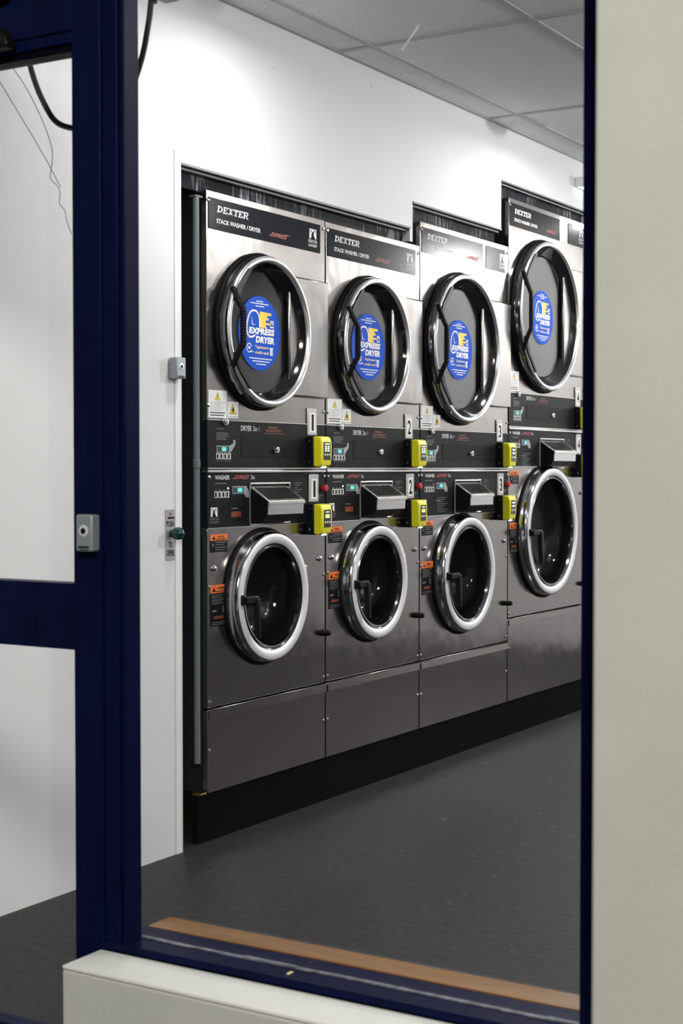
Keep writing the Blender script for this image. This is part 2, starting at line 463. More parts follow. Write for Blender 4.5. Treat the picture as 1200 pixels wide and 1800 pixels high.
# opening trims
mb = MB().box(0, 0.003, 3.672, 3.7005, 0, 2.125).box(-0.02, 0.003, 3.6995, 3.703, 0, 2.10)
struct(mb.build('trim_1', M_bead), 'white corner bead at the edge of the opening', 'trim')
for i, (a, b, z) in enumerate(((3.703, 5.145, 2.094), (5.167, 5.957, 2.195), (5.957, 6.93, 2.405))):
    mb = MB().box(-0.012, 0.004, a, b, z - 0.007, z).box(-0.03, -0.012, a, b, z - 0.016, z - 0.010)
    struct(mb.build('trim_%d' % (i + 2), M_trimg), ('grey metal edge above the two lower machines', 'grey metal edge above the third machine', 'grey metal edge above the tallest machine')[i], 'trim')
for i, (a, b, z0, z1) in enumerate(((3.703, 5.142, 2.030, 2.092), (5.168, 5.956, 2.126, 2.193), (5.960, 6.93, 2.340, 2.403))):
    struct(MB().box(-0.05, -0.032, a, b, z0, z1).build('trim_%d' % (i + 5), M_streak), ('streaked black filler board above the two lower machines', 'streaked black filler board above the third machine', 'streaked black filler board above the tallest machine')[i], 'trim')
struct(MB().box(-0.035, -0.012, 3.80, 6.93, 0.0, 0.153).build('baseboard_left', M_kick, smooth=False), 'black kick board under the machines', 'kick board')

# ceiling: tees and tiles
ce = struct(MB().box(0, XR, YF, YB, ZC + 0.03, ZC + 0.06).build('ceiling', M_dark), 'suspended ceiling of pale grey tiles', 'ceiling')
xs = [0.0] + [0.149 + 0.6 * k for k in range(8) if 0.149 + 0.6 * k < XR] + [XR]
ys = [YF] + [3.405 + 1.199 * k for k in range(5)] + [YB]
mb = MB()
for x in xs[1:-1]: mb.box(x - .012, x + .012, YF, YB, ZC, ZC + .012)
mb.build('ceiling_grid', M_tee, ce, smooth=False)
mb = MB()
for y in ys[1:-1]: mb.box(0, XR, y - .012, y + .012, ZC + .0005, ZC + .012)
mb.build('cross_grid', M_tee, ce, smooth=False)
MB().box(0.0, 0.020, YF, YB, ZC, ZC + .004).build('wall_angle', M_tee, ce, smooth=False)
tiles = {}
for i in range(len(xs) - 1):
    for j in range(len(ys) - 1):
        w_, h_ = round(xs[i+1] - xs[i], 3), round(ys[j+1] - ys[j], 3)
        if (w_, h_) not in tiles:
            tiles[(w_, h_)] = MB().box(-w_/2 + .010, w_/2 - .010, -h_/2 + .010, h_/2 - .010, 0.004, 0.016).mesh('ceiling_tile', M_tile, False)
        link_mesh('ceiling_tile', tiles[(w_, h_)], ce, ((xs[i] + xs[i+1])/2, (ys[j] + ys[j+1])/2, ZC))

# downlights
def downlight(x, y, power, label, fill_power=0.0, rad=0.085, spread=180):
    t = empty('ceiling_downlight', (x, y, ZC - 0.02), label, 'ceiling light', 'round ceiling downlights')
    MB().latheg([(0.022, rad + .022), (0.0, rad + .020), (-0.004, rad + .008), (0.004, rad)], (0, 0, 0), 'z', 32).build('rim', M_bead, t)
    MB().latheg([(0.004, rad), (-0.020, rad * .97), (-0.036, rad * .80), (-0.046, rad * .45), (-0.049, 0.001)], (0, 0, 0), 'z', 32).build('lens', M_lens, t)  # dome shape added to go with the extra point light
    if fill_power:
        l = bpy.data.lights.new('ceiling_fill', 'POINT'); l.energy = fill_power; l.shadow_soft_size = 0.06; l.color = (1.0, 0.985, 0.97)  # extra point light, added to brighten the ceiling
        lo = bpy.data.objects.new('ceiling_fill', l); COL.objects.link(lo); lo.parent = t; lo.location = (0, 0, -0.13)
    l = bpy.data.lights.new('downlight', 'AREA'); l.shape = 'DISK'; l.size = rad * 2; l.energy = power
    l.color = (1.0, 0.985, 0.97); l.spread = R(spread)
    lo = bpy.data.objects.new('downlight', l); COL.objects.link(lo); lo.parent = t; lo.location = (0, 0, -0.055)
    return t
downlight(0.50, 3.80, WALL_LAMP, 'round ceiling downlight above the first machine')
downlight(0.50, 6.00, WALL_LAMP, 'round ceiling downlight above the third machine')
downlight(0.50, 8.20, WALL_LAMP, 'round ceiling downlight beyond the last machine')
downlight(2.15, 6.30, MAIN_LAMP, 'round ceiling downlight over the middle of the aisle', 74)
downlight(1.75, 8.90, MAIN_LAMP, 'round ceiling downlight over the far end of the aisle', 62)
downlight(3.30, 8.70, MAIN_LAMP * 0.4, 'round ceiling downlight by the wall facing the machines')
downlight(2.60, 3.70, MAIN_LAMP * 0.40, 'added round ceiling fill light just inside the shop front', 34)  # added as fill for the entrance end of the room

# ------------------------------------------------------------------ shop front: door and window
YP = 2.13
dr = empty('door_1', (0.95, YP, 0)); struct(dr, 'navy framed glazed entrance door with mid rail', 'door')
def dpart(name, m, *boxes, bevel=0.002, par=None, smooth=True):
    mb = MB()
    for b in boxes: mb.box(*b)
    o = mb.build(name, m, None, bevel, smooth)
    par = par or dr
    o.parent = par; o.matrix_parent_inverse = Matrix.Translation(-par.location)
    return o
dpart('stile', M_navy, (0.949, 1.0155, YP, YP + .05, 0.0, 2.62))
dpart('hinge_stile', M_navy, (0.005, 0.075, YP, YP + .05, 0.0, 2.62))
dpart('header', M_navy, (0.075, 0.949, YP + .004, YP + .09, 1.968, 2.50))
dpart('top_rail', M_navy, (0.075, 0.949, YP + .006, YP + .05, 1.946, 1.966))
dpart('track', M_navyd, (0.075, 0.944, YP + .012, YP + .05, 1.932, 1.9455))
dpart('mid_rail', M_navy, (0.075, 0.949, YP + .004, YP + .046, 0.838, 0.960))
dpart('bottom_rail', M_navy, (0.075, 0.949, YP + .004, YP + .046, 0.012, 0.112))
dpart('glass_pane', G_win, (0.075, 0.949, YP + .026, YP + .030, 0.960, 1.932), bevel=0, smooth=False)
dpart('glass_pane', G_win, (0.075, 0.949, YP + .026, YP + .030, 0.112, 0.838), bevel=0, smooth=False)
dpart('fascia_dark', M_navyd, (0.075, 0.80, YP - .012, YP + .003, 2.042, 2.30))  # near-black slab in front of the upper header

wn = empty('window_1', (1.05, YP, 0.297)); struct(wn, 'navy framed shop window', 'window')
def wpart(*a, **k): return dpart(*a, par=wn, **k)
wpart('stile', M_navy, (1.0165, 1.051, YP + .004, YP + .05, 0.297, 2.62))
wpart('stile_bead', M_navy, (1.0515, 1.0555, YP + .022, YP + .05, 0.31, 2.62), (1.056, 1.066, YP + .006, YP + .048, 0.31, 2.62))
wpart('jamb', M_navy, (1.940, 1.999, YP, YP + .06, 0.297, 2.62))
wpart('head', M_navy, (1.051, 1.94, YP, YP + .06, 2.56, 2.62))
wpart('sill_frame', M_navy, (1.0165, 1.999, YP, 2.243, 0.2965, 0.311))
mb = MB()
x = 1.06
while x < 1.93:                          # worn sealant line at the foot of the glass
    d = random.uniform(.03, .09); x2 = min(x + d, 1.935)
    mb.box(x, x2, 2.183 - random.uniform(.001, .005), 2.190, 0.3105, 0.3125 + random.uniform(0, .002)); x = x2
o = mb.build('sealant', M_seal); o.parent = wn; o.matrix_parent_inverse = Matrix.Translation(-wn.location)
wpart('glass_pane', G_win, (1.0, 1.95, 2.190, 2.195, 0.3112, 2.60), bevel=0, smooth=False)
o = MB().box(1.40, 1.405, 2.150, 2.165, 0.311, 0.3125).build('paint_chip', M_pale); o.parent = wn; o.matrix_parent_inverse = Matrix.Translation(-wn.location)
struct(MB().poly_x([(2.247, .290), (2.315, .290), (2.315, .309), (2.312, .311), (2.247, .311)], 1.026, 1.998).build('trim_9', M_wood), 'varnished brown timber board along the inside of the window', 'window board')
struct(MB().box(1.03, 1.998, 2.2465, 2.30, 0, .2895).build('trim_10', M_wall), 'white boarding under the timber window board', 'trim')

# key switches
def key_switch(name, label, loc, face, w, h, d):
    t = empty(name, loc, label, 'key switch', 'small grey key switches')
    if face == 'y':                      # faces -Y
        MB().box(-w/2, w/2, -d, 0, -h/2, h/2).build('housing', M_keybox, t, bevel=0.004, seg=3)
        MB().latheg([(-d - .0015, .0001), (-d - .0015, .009), (-d - .001, .0105), (-d + .001, .0115)], (0, 0, .004), 'y', 20).build('lock_ring', M_alu, t)
        MB().latheg([(-d - .0022, .0001), (-d - .0022, .0055), (-d, .006)], (0, 0, .004), 'y', 16).build('lock_core', M_blackp, t)
        mb = MB().box(-.013, .013, -d - .0006, -d, -.027, -.0235).box(-.010, .010, -d - .0006, -d, -.0305, -.029); mb.build('marking', M_blkpr, t)
    else:                                # faces +X
        MB().box(0, d, -w/2, w/2, -h/2, h/2).build('housing', M_keybox, t, bevel=0.004, seg=3)
        MB().lathe([(d + .0015, .0001), (d + .0015, .009), (d + .001, .0105), (d - .001, .0115)], 0, .004, 20).build('lock_ring', M_alu, t)
        MB().lathe([(d + .0022, .0001), (d + .0022, .0055), (d, .006)], 0, .004, 16).build('lock_core', M_blackp, t)
        MB().box(d, d + .0006, -.015, .015, -.027, -.0235).box(d, d + .0006, -.012, .012, -.0305, -.029).build('marking', M_blkpr, t)
    return t
key_switch('key_switch', 'pale grey key switch on the navy door frame', (0.9935, YP, 1.055), 'y', 0.038, 0.067, 0.024)
key_switch('key_switch', 'grey key switch on the white wall beside the opening', (0.0032, 3.663, 1.472), 'x', 0.046, 0.064, 0.030)

# push to open plate with the green ball button
t = empty('exit_button', (0.0005, 3.646, 0.972), 'push to open plate with glossy green ball button on white wall', 'door button')
MB().box(0, .002, -.022, .022, -.076, .076).build('back_plate', M_plateal, t)
MB().lathe([(.002, .012), (.012, .011), (.014, .0155), (.020, .0185), (.028, .0195), (.036, .0175), (.042, .012), (.0455, .006), (.0462, .0001)], .006, .004, 28).build('ball_button', M_green, t)
lettering('lettering', M_blkpr, t, [('PUSH', -.018, .018, .024, .042, .02), ('TO', -.009, .009, -.038, -.021, .02), ('OPEN', -.018, .018, -.064, -.045, .02)], .0024)
mb = MB(); flat(mb, [(-.006, .058), (.006, .058), (0, .070)], .002); mb.build('warning_mark', M_red, t)
mb = MB(); rect(mb, -.013, .020, .048, .054, .002); mb.build('marking', M_blkpr, t)

# door sensor, box, cable and loose wires inside the shop front
t = empty('door_sensor', (0.775, YP, 1.948), 'black rounded door sensor on the navy door header', 'sensor')
pts = [(-.045 , 0)] + [(.0 + .045*math.cos(R(a)), .045*math.sin(R(a))) for a in (180, 165, 150, 135, 120, 105, 90, 75, 60, 45, 30, 15, 0)]
MB().poly_y(pts[1:], -.030, .0).build('housing', M_blackp, t, bevel=0.006, seg=3)
MB().box(-.02, .02, -.0325, -.030, .006, .014).build('lens', M_blackg, t)
t = empty('junction_box', (0.93, 2.40, 2.09), 'white box above the navy frame with a black cable hanging from it', 'box')
MB().box(-.022, .020, -.02, .06, .012, .10).build('housing', M_bead, t, bevel=0.008, seg=3)
MB().latheg([(.012, .010), (.002, .009), (.002, .001)], (-.014, 0.01, 0), 'z', 14).build('gland', M_blackp, t)
def bez(pts, n=10):          # Catmull-Rom through the points
    P = [Vector(p) for p in pts]; P = [P[0]*2 - P[1]] + P + [P[-1]*2 - P[-2]]; out = []
    for k in range(1, len(P) - 2):
        for i in range(n):
            u = i / n
            out.append(0.5*((2*P[k]) + (-P[k-1]+P[k+1])*u + (2*P[k-1]-5*P[k]+4*P[k+1]-P[k+2])*u*u + (-P[k-1]+3*P[k]-3*P[k+1]+P[k+2])*u**3))
    return out + [P[-2]]
cable = bez([(0.594, 2.40, 2.060), (0.598, 2.40, 2.022), (0.612, 2.40, 1.98), (0.634, 2.40, 1.935), (0.668, 2.40, 1.888), (0.712, 2.40, 1.868), (0.765, 2.40, 1.862), (0.82, 2.40, 1.884), (0.866, 2.40, 1.925), (0.896, 2.40, 1.985), (0.913, 2.40, 2.05), (0.9155, 2.405, 2.092)])
tag(MB().tube(cable, .0062, 10).build('hanging_cable', M_cable), 'black cable hanging in a loop behind the navy door frame', 'cable')
MB_w = [bez([(0.49, 2.38, 2.035), (0.520, 2.38, 2.000), (0.575, 2.38, 1.925), (0.63, 2.38, 1.850), (0.675, 2.38, 1.785), (0.70, 2.38, 1.745)]),
        bez([(0.53, 2.39, 2.05), (0.548, 2.39, 2.025), (0.60, 2.39, 1.96), (0.645, 2.39, 1.885), (0.668, 2.39, 1.83), (0.669, 2.39, 1.80), (0.664, 2.39, 1.77), (0.682, 2.39, 1.752), (0.690, 2.39, 1.735), (0.688, 2.39, 1.715), (0.702, 2.39, 1.700), (0.707, 2.39, 1.68), (0.72, 2.39, 1.65)])]
for w_, lab in zip(MB_w, ('straight thin silvery wire hanging behind the door glass', 'curled thin silvery wire hanging behind the door glass')):
    tag(MB().tube(w_, .0009, 5).build('loose_wire', M_wire), lab, 'wire', 'thin loose wires behind the door glass')

# grey drain pipe in the gap beside the first machine
t = empty('drain_pipe', (0, 3.80, 0), 'grey vertical pipe in the black gap beside the first machine', 'pipe')
MB().latheg([(0.255, .0001), (0.255, .0100), (2.005, .0100), (2.005, .0001)], (-0.014, 0, 0), 'z', 18).build('tube', M_pipe, t)
MB().latheg([(1.172, .0102), (1.174, .0118), (1.198, .0118), (1.200, .0102)], (-0.014, 0, 0), 'z', 18).build('coupling', M_pipe, t)
MB().box(-.03, -.006, -.012, .024, 2.006, 2.011).build('bracket', M_pipe, t)
tag(MB().box(-.035, 0.0, 3.80, 3.83, 0.1535, 0.160).build('brass_strip', M_brass, bevel=.001), 'small brass strip on the corner of the black kick board', 'strip')

# ------------------------------------------------------------------ stacked washer dryers
SCREW = MB().lathe([(0, .0058), (.0015, .0060), (.0035, .0045), (.0042, .0018), (.0044, .0001)], 0, 0, 12).mesh('screw', M_chrome)
BOLT = MB().lathe([(0, .0095), (.004, .0095), (.0045, .0075), (.009, .0070), (.0105, .0045), (.011, .0001)], 0, 0, 14).mesh('bolt', M_chrome)
LOCK = MB().lathe([(0, .0125), (.006, .0122), (.010, .0100), (.0105, .0055), (.007, .0050), (.007, .0001)], 0, 0, 18).mesh('lock', M_chrome)
SEG = 72
def warn_white(t, y0, z0, y1, z1, small):
    p = MB().box(.0004, .0012, y0, y1, z0, z1).build('warning_label', M_label, t, smooth=False)
    cy = (y0 + y1)/2; h = z1 - z0
    k = .36 if not small else .80
    zt = z1 - .006; zb = zt - h * k * .8; hw = (zt - zb) * .56
    mb = MB(); flat(mb, [(cy - hw, zb), (cy + hw, zb), (cy, zt)], .0012, .0003); mb.build('warning_triangle', M_blkpr, p)
    mb = MB(); flat(mb, [(cy - hw*.86, zb + hw*.08), (cy + hw*.86, zb + hw*.08), (cy, zt - hw*.18)], .0016, .0003); mb.build('triangle_fill', M_yelpr, p)
    mb = MB(); m = (zt - zb)
    if small: flat(mb, [(cy - hw*.22, zb + m*.22), (cy + hw*.24, zb + m*.22), (cy + hw*.30, zb + m*.42), (cy + hw*.05, zb + m*.70), (cy - hw*.25, zb + m*.45)], .0019, .0003); rect(mb, cy - hw*.3, cy + hw*.3, zb + m*.13, zb + m*.17, .0019, .0003)
    else: rect(mb, cy - .0012, cy + .0012, zb + m*.35, zb + m*.70, .0019, .0003); rect(mb, cy - .0012, cy + .0012, zb + m*.18, zb + m*.27, .0019, .0003)
    mb.build('triangle_mark', M_blkpr, p)
    if not small:
        mb = MB(); z = zb - .006; W = y1 - y0; n = 0
        while z > z0 + .024:
            rect(mb, y0 + W*.08, y0 + W*.22, z - .0012, z, .0012, .0003); rect(mb, y0 + W*.27, y0 + W*(.86 - .1*((n*7) % 3)), z - .0012, z, .0012, .0003); z -= .0050; n += 1
        mb.build('small_print', M_greyp, p)
        mb = MB(); bars(mb, [(y0 + W*.08, y1 - W*.1, z0 + .016, .003), (y0 + W*.10, y1 - W*.16, z0 + .008, .003)], .0012); mb.build('bold_print', M_blkpr, p)
    else:
        mb = MB(); bars(mb, [(y0 + .006, y1 - .006, z0 + .004, .0014)], .0012); mb.build('small_print', M_greyp, p)
    return p
def warn_orange(t, y0, z0, y1, z1, big):
    hz = .020 if not big else .026
    p = MB().box(.0004, .0012, y0, y1, z0, z1 - hz).build('warning_label', M_blkpr, t, smooth=False)
    MB().box(.0004, .0014, y0, y1, z1 - hz, z1).build('orange_band', M_orange, p, smooth=False)
    W = y1 - y0
    mb = MB(); flat(mb, [(y0 + W*.10, z1 - hz*.82), (y0 + W*.30, z1 - hz*.82), (y0 + W*.20, z1 - hz*.25)], .0014, .0003)
    bars(mb, [(y0 + W*.30, y0 + W*.92, z1 - hz*.80, .0022)], .0014); mb.build('warning_mark', M_blkpr, p)
    lettering('lettering', M_blkpr, p, [('WARNING', y0 + W*.40, y0 + W*.80, z1 - hz*.58, z1 - hz*.28, .02)], .0018)
    mb = MB(); zz = z1 - hz - .006
    if not big:
        bars(mb, [(y0 + W*.28, y0 + W*.92, zz, .0022), (y0 + W*.28, y0 + W*.80, zz - .007, .0018), (y0 + W*.28, y0 + W*.92, zz - .016, .0022), (y0 + W*.28, y0 + W*.84, zz - .023, .0018), (y0 + W*.12, y0 + W*.18, zz - .008, .010)], .0012)
    else:
        for k in range(6): bars(mb, [(y0 + W*.08, y0 + W*(.90 - .12*((k*5) % 3)), zz - k*.0055, .0018)], .0012)
        bars(mb, [(y0 + W*.10, y0 + W*.34, zz - .050, .006), (y0 + W*.70, y0 + W*.76, zz - .046, .022), (y0 + W*.08, y0 + W*.92, zz - .086, .0018), (y0 + W*.08, y0 + W*.75, zz - .092, .0018)], .0012)
        m2 = MB(); rect(m2, y0 + W*.20, y0 + W*.74, zz - .076, zz - .066, .0012); m2.build('red_band', M_rust, p)
    mb.build('small_print', M_greyp, p)
    return p
def number_plate(t, n, y, z, hh, lab):
    p = MB().box(.0004, .006, y - .030, y + .030, z - hh/2, z + hh/2).build('number_plate', M_plateal, t, bevel=.004)
    p['label'] = 'metal number plate reading ' + n
    MB().box(.006, .0066, y - .018, y + .018, z - hh*.38, z + hh*.34).build('number_label', M_label, p, smooth=False)
    w_ = .007 if n == '1' else .012
    lettering('numeral', M_blkpr, p, [(n, y - w_, y + w_, z - hh*.32, z + hh*.27, .03)], .0070)
    return p

def sticker(par, cy, cz, x, s=1.0):
    st = MB().lathe([(x, .0001), (x, .121), (x + .0006, .121), (x + .0006, .0001)], cy, cz, 48).build('round_sticker', M_blue, par, smooth=False)
    st['label'] = 'round blue sticker reading express dryer'
    X = x + .0008
    def T(name, m, pts): mb = MB(); flat(mb, [(cy + a, cz + b) for a, b in pts], X, .0003); return mb.build(name, m, par)
    E_ = [(.000, .072), (.067, .070), (.068, .062), (.045, .061), (.040, .054), (.052, .053), (.053, .046), (.036, .046), (.033, .038), (.058, .037), (.059, .030), (.034, .030), (.031, .026), (.040, .025), (.041, .019), (.002, .019)]
    T('yellow_flag', M_yelpr, E_[::-1])
    mb = MB(); band(mb, [(cy + a, cz + b) for a, b in [(-.064, .052), (-.056, .064), (-.042, .072), (-.022, .072), (-.008, .062), (-.001, .044), (-.001, .020)]], .006, X + .0004, .0003)
    band(mb, [(cy + a, cz + b) for a, b in [(-.064, .052), (-.072, .030), (-.074, .008), (-.070, -.006), (-.060, -.014), (-.044, -.014), (-.026, -.007)]], .006, X, .0003)
    flat(mb, [(cy - .048, cz + .053), (cy - .040, cz + .028), (cy - .022, cz + .027), (cy - .044, cz + .025)][::-1], X, .0003)
    mb.build('horse_outline', M_white, par)
    lettering('lettering', M_white, par, [('EXPRESS', cy - .063, cy + .085, cz - .004, cz + .018, .055, .12), ('DRYER', cy - .024, cy + .085, cz - .031, cz - .009, .055, .12)], X + .0006)
    lettering('lettering', M_pale, par, [('Tap/insert', cy - .028, cy + .050, cz - .052, cz - .040, .02), ('credit card', cy - .028, cy + .050, cz - .067, cz - .057, .02)], X + .0006)
    mb = MB(); bars(mb, [(cy - .019, cy + .019, cz + .104, .003), (cy - .051, cy + .050, cz + .0965, .003), (cy - .024, cy + .024, cz + .088, .003),
                         (cy - .060, cy + .070, cz - .082, .003), (cy - .042, cy + .056, cz - .091, .003), (cy - .020, cy + .034, cz - .100, .003)], X)
    band(mb, [(cy + a, cz + b) for a, b in arc(-.060, -.050, .014, 20, 330, 14)], .003, X, .0003)
    rect(mb, cy - .065, cy - .055, cz - .054, cz - .045, X); rect(mb, cy - .050, cy - .038, cz - .063, cz - .060, X)
    rect(mb, cy + .056, cy + .078, cz - .047, cz - .043, X); rect(mb, cy + .060, cy + .066, cz - .069, cz - .047, X); rect(mb, cy + .069, cy + .074, cz - .069, cz - .047, X)
    horse(mb, cy + .060, cy + .078, cz + .030, cz + .046, X + .0012); rect(mb, cy + .058, cy + .080, cz + .022, cz + .027, X + .0012)
    mb.build('small_print', M_white, par)

def machine(n, Y0, W, top, dc, wc, zc, lab, split=None, coins='2x', soap=(.236, .21), lab2=True):
    """dc, wc: (y, z, radius) of the dryer and washer doors; zc: heights of the panel lines."""
    cb, ct, wt, wb, ws, bt = zc           # control bottom/top, washer panel top/bottom, seam, bottom
    t = empty('stack_washer_dryer', (0, Y0, 0), lab, 'washer dryer', 'stacked washer dryers in the row')
    g = .003
    # cabinet, open at the front
    mb = MB().box(-.72, -.021, .004, .012, bt, top - .004).box(-.72, -.021, W - .012, W - .004, bt, top - .004).box(-.73, -.72, .004, W - .004, bt, top - .004)
    mb.box(-.72, -.021, .012, W - .012, top - .012, top - .004).box(-.72, -.021, .012, W - .012, bt, bt + .01).box(-.72, -.021, .012, W - .012, cb - .012, cb - .004)
    mb.build('cabinet', M_body, t, smooth=False)
    # steel panels
    dy, dz, dR = dc; wy, wz, wR = wc
    MB().plate_hole(-.02, 0, g, W - g, ct + .002, top, dy, dz, dR - .01, SEG).build('dryer_panel', M_steel, t, bevel=.0015)
    MB().plate_hole(-.02, 0, g, W - g, ws + .005, wb - .001, wy, wz, wR - .01, SEG).build('washer_panel', M_steel, t, bevel=.0015)
    MB().box(-.02, .0, g, W - g, bt, ws - .001).build('kick_panel', M_steel, t, bevel=.0015)
    MB().poly_y([(0.0004, ws - .002), (.0004, ws - .031), (.0070, ws - .029), (.0055, ws - .003)], .006, W - .006).build('panel_lip', M_steel, t)
    MB().box(-.02, .002, g, W - g, cb, ct).build('dryer_control_panel', M_panel, t, bevel=.002)
    MB().box(-.02, .0015, g, W - g, wb, wt).build('washer_control_panel', M_panel, t, bevel=.002)
    mb = MB().box(-.02, .006, g, W - g, wt + .0005, wt + .010); mb.build('divider_strip', M_steel2, t, bevel=.002)
    mb = MB().box(-.02, .004, g, W - g, ct - .001, ct + .0015).box(-.02, .004, g, W - g, cb - .004, cb - .0005).box(-.02, .003, g, W - g, wb - .001, wb + .002); mb.build('panel_edge', M_steel2, t)
    # name plate
    z0, z1 = top - .118, top - .020
    a, b = (.011, W - .035) if not split else split[0]
    np_ = MB().box(.0004, .0022, a, b, z0, z1).build('name_plate', M_plate, t, bevel=.003)
    X = .0025
    mb = MB(); slab_name(mb, .056, .240, z1 - .042, z1 - .021, X); mb.build('company_name', M_white, np_)
    lettering('lettering', M_white, np_, [('STACK WASHER / DRYER', .053, .297, z0 + .022, z0 + .036, .02)], X + .0004)
    e0 = (b - .325) if not split else b - .165
    e0 = max(e0, .335)
    lettering('express_mark', M_red, np_, [('EXPRESS', e0 + .015, e0 + .115, z0 + .020, z0 + .034, .03, .5)], X + .0004)
    mb = MB(); flat(mb, [(e0, z0 + .021), (e0 + .013, z0 + .021), (e0 + .013, z0 + .025)], X); rect(mb, e0 + .10, e0 + .130, z0 + .0335, z0 + .0355, X); mb.build('express_swash', M_red, np_)
    if split:
        lp = MB().box(.0004, .0022, split[1][0], split[1][1], z0, z1).build('emblem_plate', M_plate, t, bevel=.003); ly = split[1][1] - .052
    else: lp = np_; ly = b - .072
    mb = MB(); horse(mb, ly, ly + .044, z0 + .044, z0 + .077, X); mb.build('horse_emblem', M_white, lp)
    lettering('lettering', M_white, lp, [('DEXTER', ly - .006, ly + .050, z0 + .030, z0 + .040, .01), ('LAUNDRY', ly - .006, ly + .050, z0 + .016, z0 + .026, .01)], X + .0004)
    # hinge cover
    hh = dR * .835 if dR < .26 else dR * .755
    MB().box(.0004, .017, dy + dR * .62, W - .0035, dz - hh, dz + hh).build('hinge_cover', M_steel, t, bevel=.006)
    # dryer door: thing > part > sub-part
    dd = MB().lathe([(.0, dR + .006), (.012, dR + .0075), (.018, dR + .006), (.034, dR + .005), (.042, dR + .001)], dy, dz, SEG).build('dryer_door', M_darkchrome, t, ang=50)
    MB().lathe([(.042, dR + .001), (.047, dR - .003), (.048, dR - .007), (.048, dR - .012), (.045, dR - .017), (.036, dR - .020)], dy, dz, SEG).build('door_trim', M_alu2, dd, ang=50)
    MB().lathe([(.0005, dR + .012), (.008, dR + .014), (.014, dR + .010), (.012, dR + .0065), (.0005, dR + .005)], dy, dz, SEG).build('door_gasket', M_rubber, dd)
    r2 = dR * .80
    MB().lathe([(.037, dR - .0195), (.030, dR - .023), (.006, r2 + .012), (.0, r2 + .004), (-.012, r2 + .002), (-.016, r2 + .010), (-.016, dR - .011)], dy, dz, SEG).build('door_bowl', M_blackg, dd, ang=50)
    MB().lathe([(-.001, .0001), (-.001, r2 + .003), (-.005, r2 + .003), (-.005, .0001)], dy, dz, SEG).build('door_glass', G_door, dd)
    MB().lathe([(-.018, dR - .02), (-.50, dR - .02), (-.50, .001)], dy, dz, 48).build('dryer_drum', M_drumb, t)
    # dryer door handle: bent black grip on the left of the ring
    hy = dy - dR * .955; h1 = dR * .56
    k = dR / .242
    path = [(.040, hy + .020, dz + h1 - .012), (.056, hy + .022, dz + h1 - .045*k), (.070, hy + .027, dz + h1 - .075*k), (.074, hy + .029, dz + .05*k), (.074, hy + .029, dz - .05*k), (.070, hy + .027, dz - h1 + .075*k), (.056, hy + .022, dz - h1 + .045*k), (.040, hy + .020, dz - h1 + .012)]
    hm = MB().tube(bez(path, 5), .0095, 10)
    ring = lambda zz: dy - math.sqrt(max(0.0, (dR - .010)**2 - (zz - dz)**2))     # rim at that height
    for sg in (1, -1):
        za, zb, zc_ = dz + sg*(h1 - .055*k), dz + sg*(h1 - .005*k), dz + sg*(h1 + .055*k)
        q = [(ring(za) - .002, za), (ring(za) + .020, za), (ring(zb) + .022, zb), (ring(zc_) + .012, zc_), (ring(zc_) - .002, zc_), (ring(zb) - .003, zb)]
        hm.poly_x(q if sg > 0 else q[::-1], .038, .054)
    hm.build('handle', M_blackp, dd, bevel=.0)
    mb = MB()
    for q in range(11): mb.tube([(.074, hy + .029, dz + (-.046 + .0092*q)*k - .0016), (.074, hy + .029, dz + (-.046 + .0092*q)*k + .0016)], .0112, 12)
    mb.build('grip_rib', M_rubber, dd)
    sticker(dd, dy - .004, dz - .004, .0005)
    # dryer labels
    warn_white(t, .010, ct + .007, .108, ct + .093, False)
    if lab2: warn_white(t, .111, ct + .008, .171, ct + .060, True)
    link_mesh('screw', LOCK, t, (.002, .094, ct - .005))
    # dryer controls
    zo = cb - 1.174
    mb = MB(); rect(mb, .051, .120, 1.221 + zo, 1.243 + zo, .0022); flat(mb, [(.120, 1.221 + zo), (.126, 1.221 + zo), (.152, 1.246 + zo), (.152, 1.262 + zo), (.141, 1.262 + zo), (.141, 1.250 + zo), (.120, 1.243 + zo)], .0022); mb.build('display_frame', M_bracket, t)
    MB().box(.0028, .0034, .055, .117, 1.2235 + zo, 1.2405 + zo).build('display_window', M_teald, t)
    MB().box(.0034, .0040, .078, .102, 1.226 + zo, 1.2385 + zo).build('display_digits', M_teal, t)
    mb = MB()
    for q in range(4):
        y = .049 + q*.0205
        rect(mb, y, y + .0165, 1.2005 + zo, 1.2185 + zo, .0022)
    kb = mb.build('selector_keys', M_white, t)
    mb = MB()
    for q in range(4):
        y = .049 + q*.0205
        rect(mb, y + .002, y + .011, 1.2025 + zo, 1.2160 + zo, .0029)
    mb.build('key_mark', M_blkpr, kb)
    lettering('lettering', M_white, t, [('DRYER', .184, .243, 1.292 + zo, 1.309 + zo, .006), (coins, .252, .275, 1.293 + zo, 1.308 + zo, .0)], .0026)
    mb = MB(); bars(mb, [(.050, .090, 1.296 + zo, .002), (.050, .115, 1.283 + zo, .0018), (.050, .110, 1.278 + zo, .0018), (.050, .120, 1.273 + zo, .0018), (.050, .100, 1.268 + zo, .0018), (.050, .105, 1.263 + zo, .0018)] + [(.052 + q*.021, .064 + q*.021, 1.195 + zo, .002) for q in range(4)] + [(.280, .292, 1.304 + zo, .002), (.280, .292, 1.300 + zo, .002), (.280, .292, 1.296 + zo, .002)], .0021); mb.build('small_print', M_greyp, t)
    mb = MB(); bars(mb, [(.340, .395, 1.306 + zo, .004), (.325, .420, 1.298 + zo, .0025), (.328, .415, 1.293 + zo, .0025), (.318, .430, 1.286 + zo, .002)], .0021); mb.build('red_print', M_rust, t)
    ip = MB().box(.0022, .0034, .186, W - .10, 1.207 + zo, 1.270 + zo).build('service_door', M_panel2, t, bevel=.001)
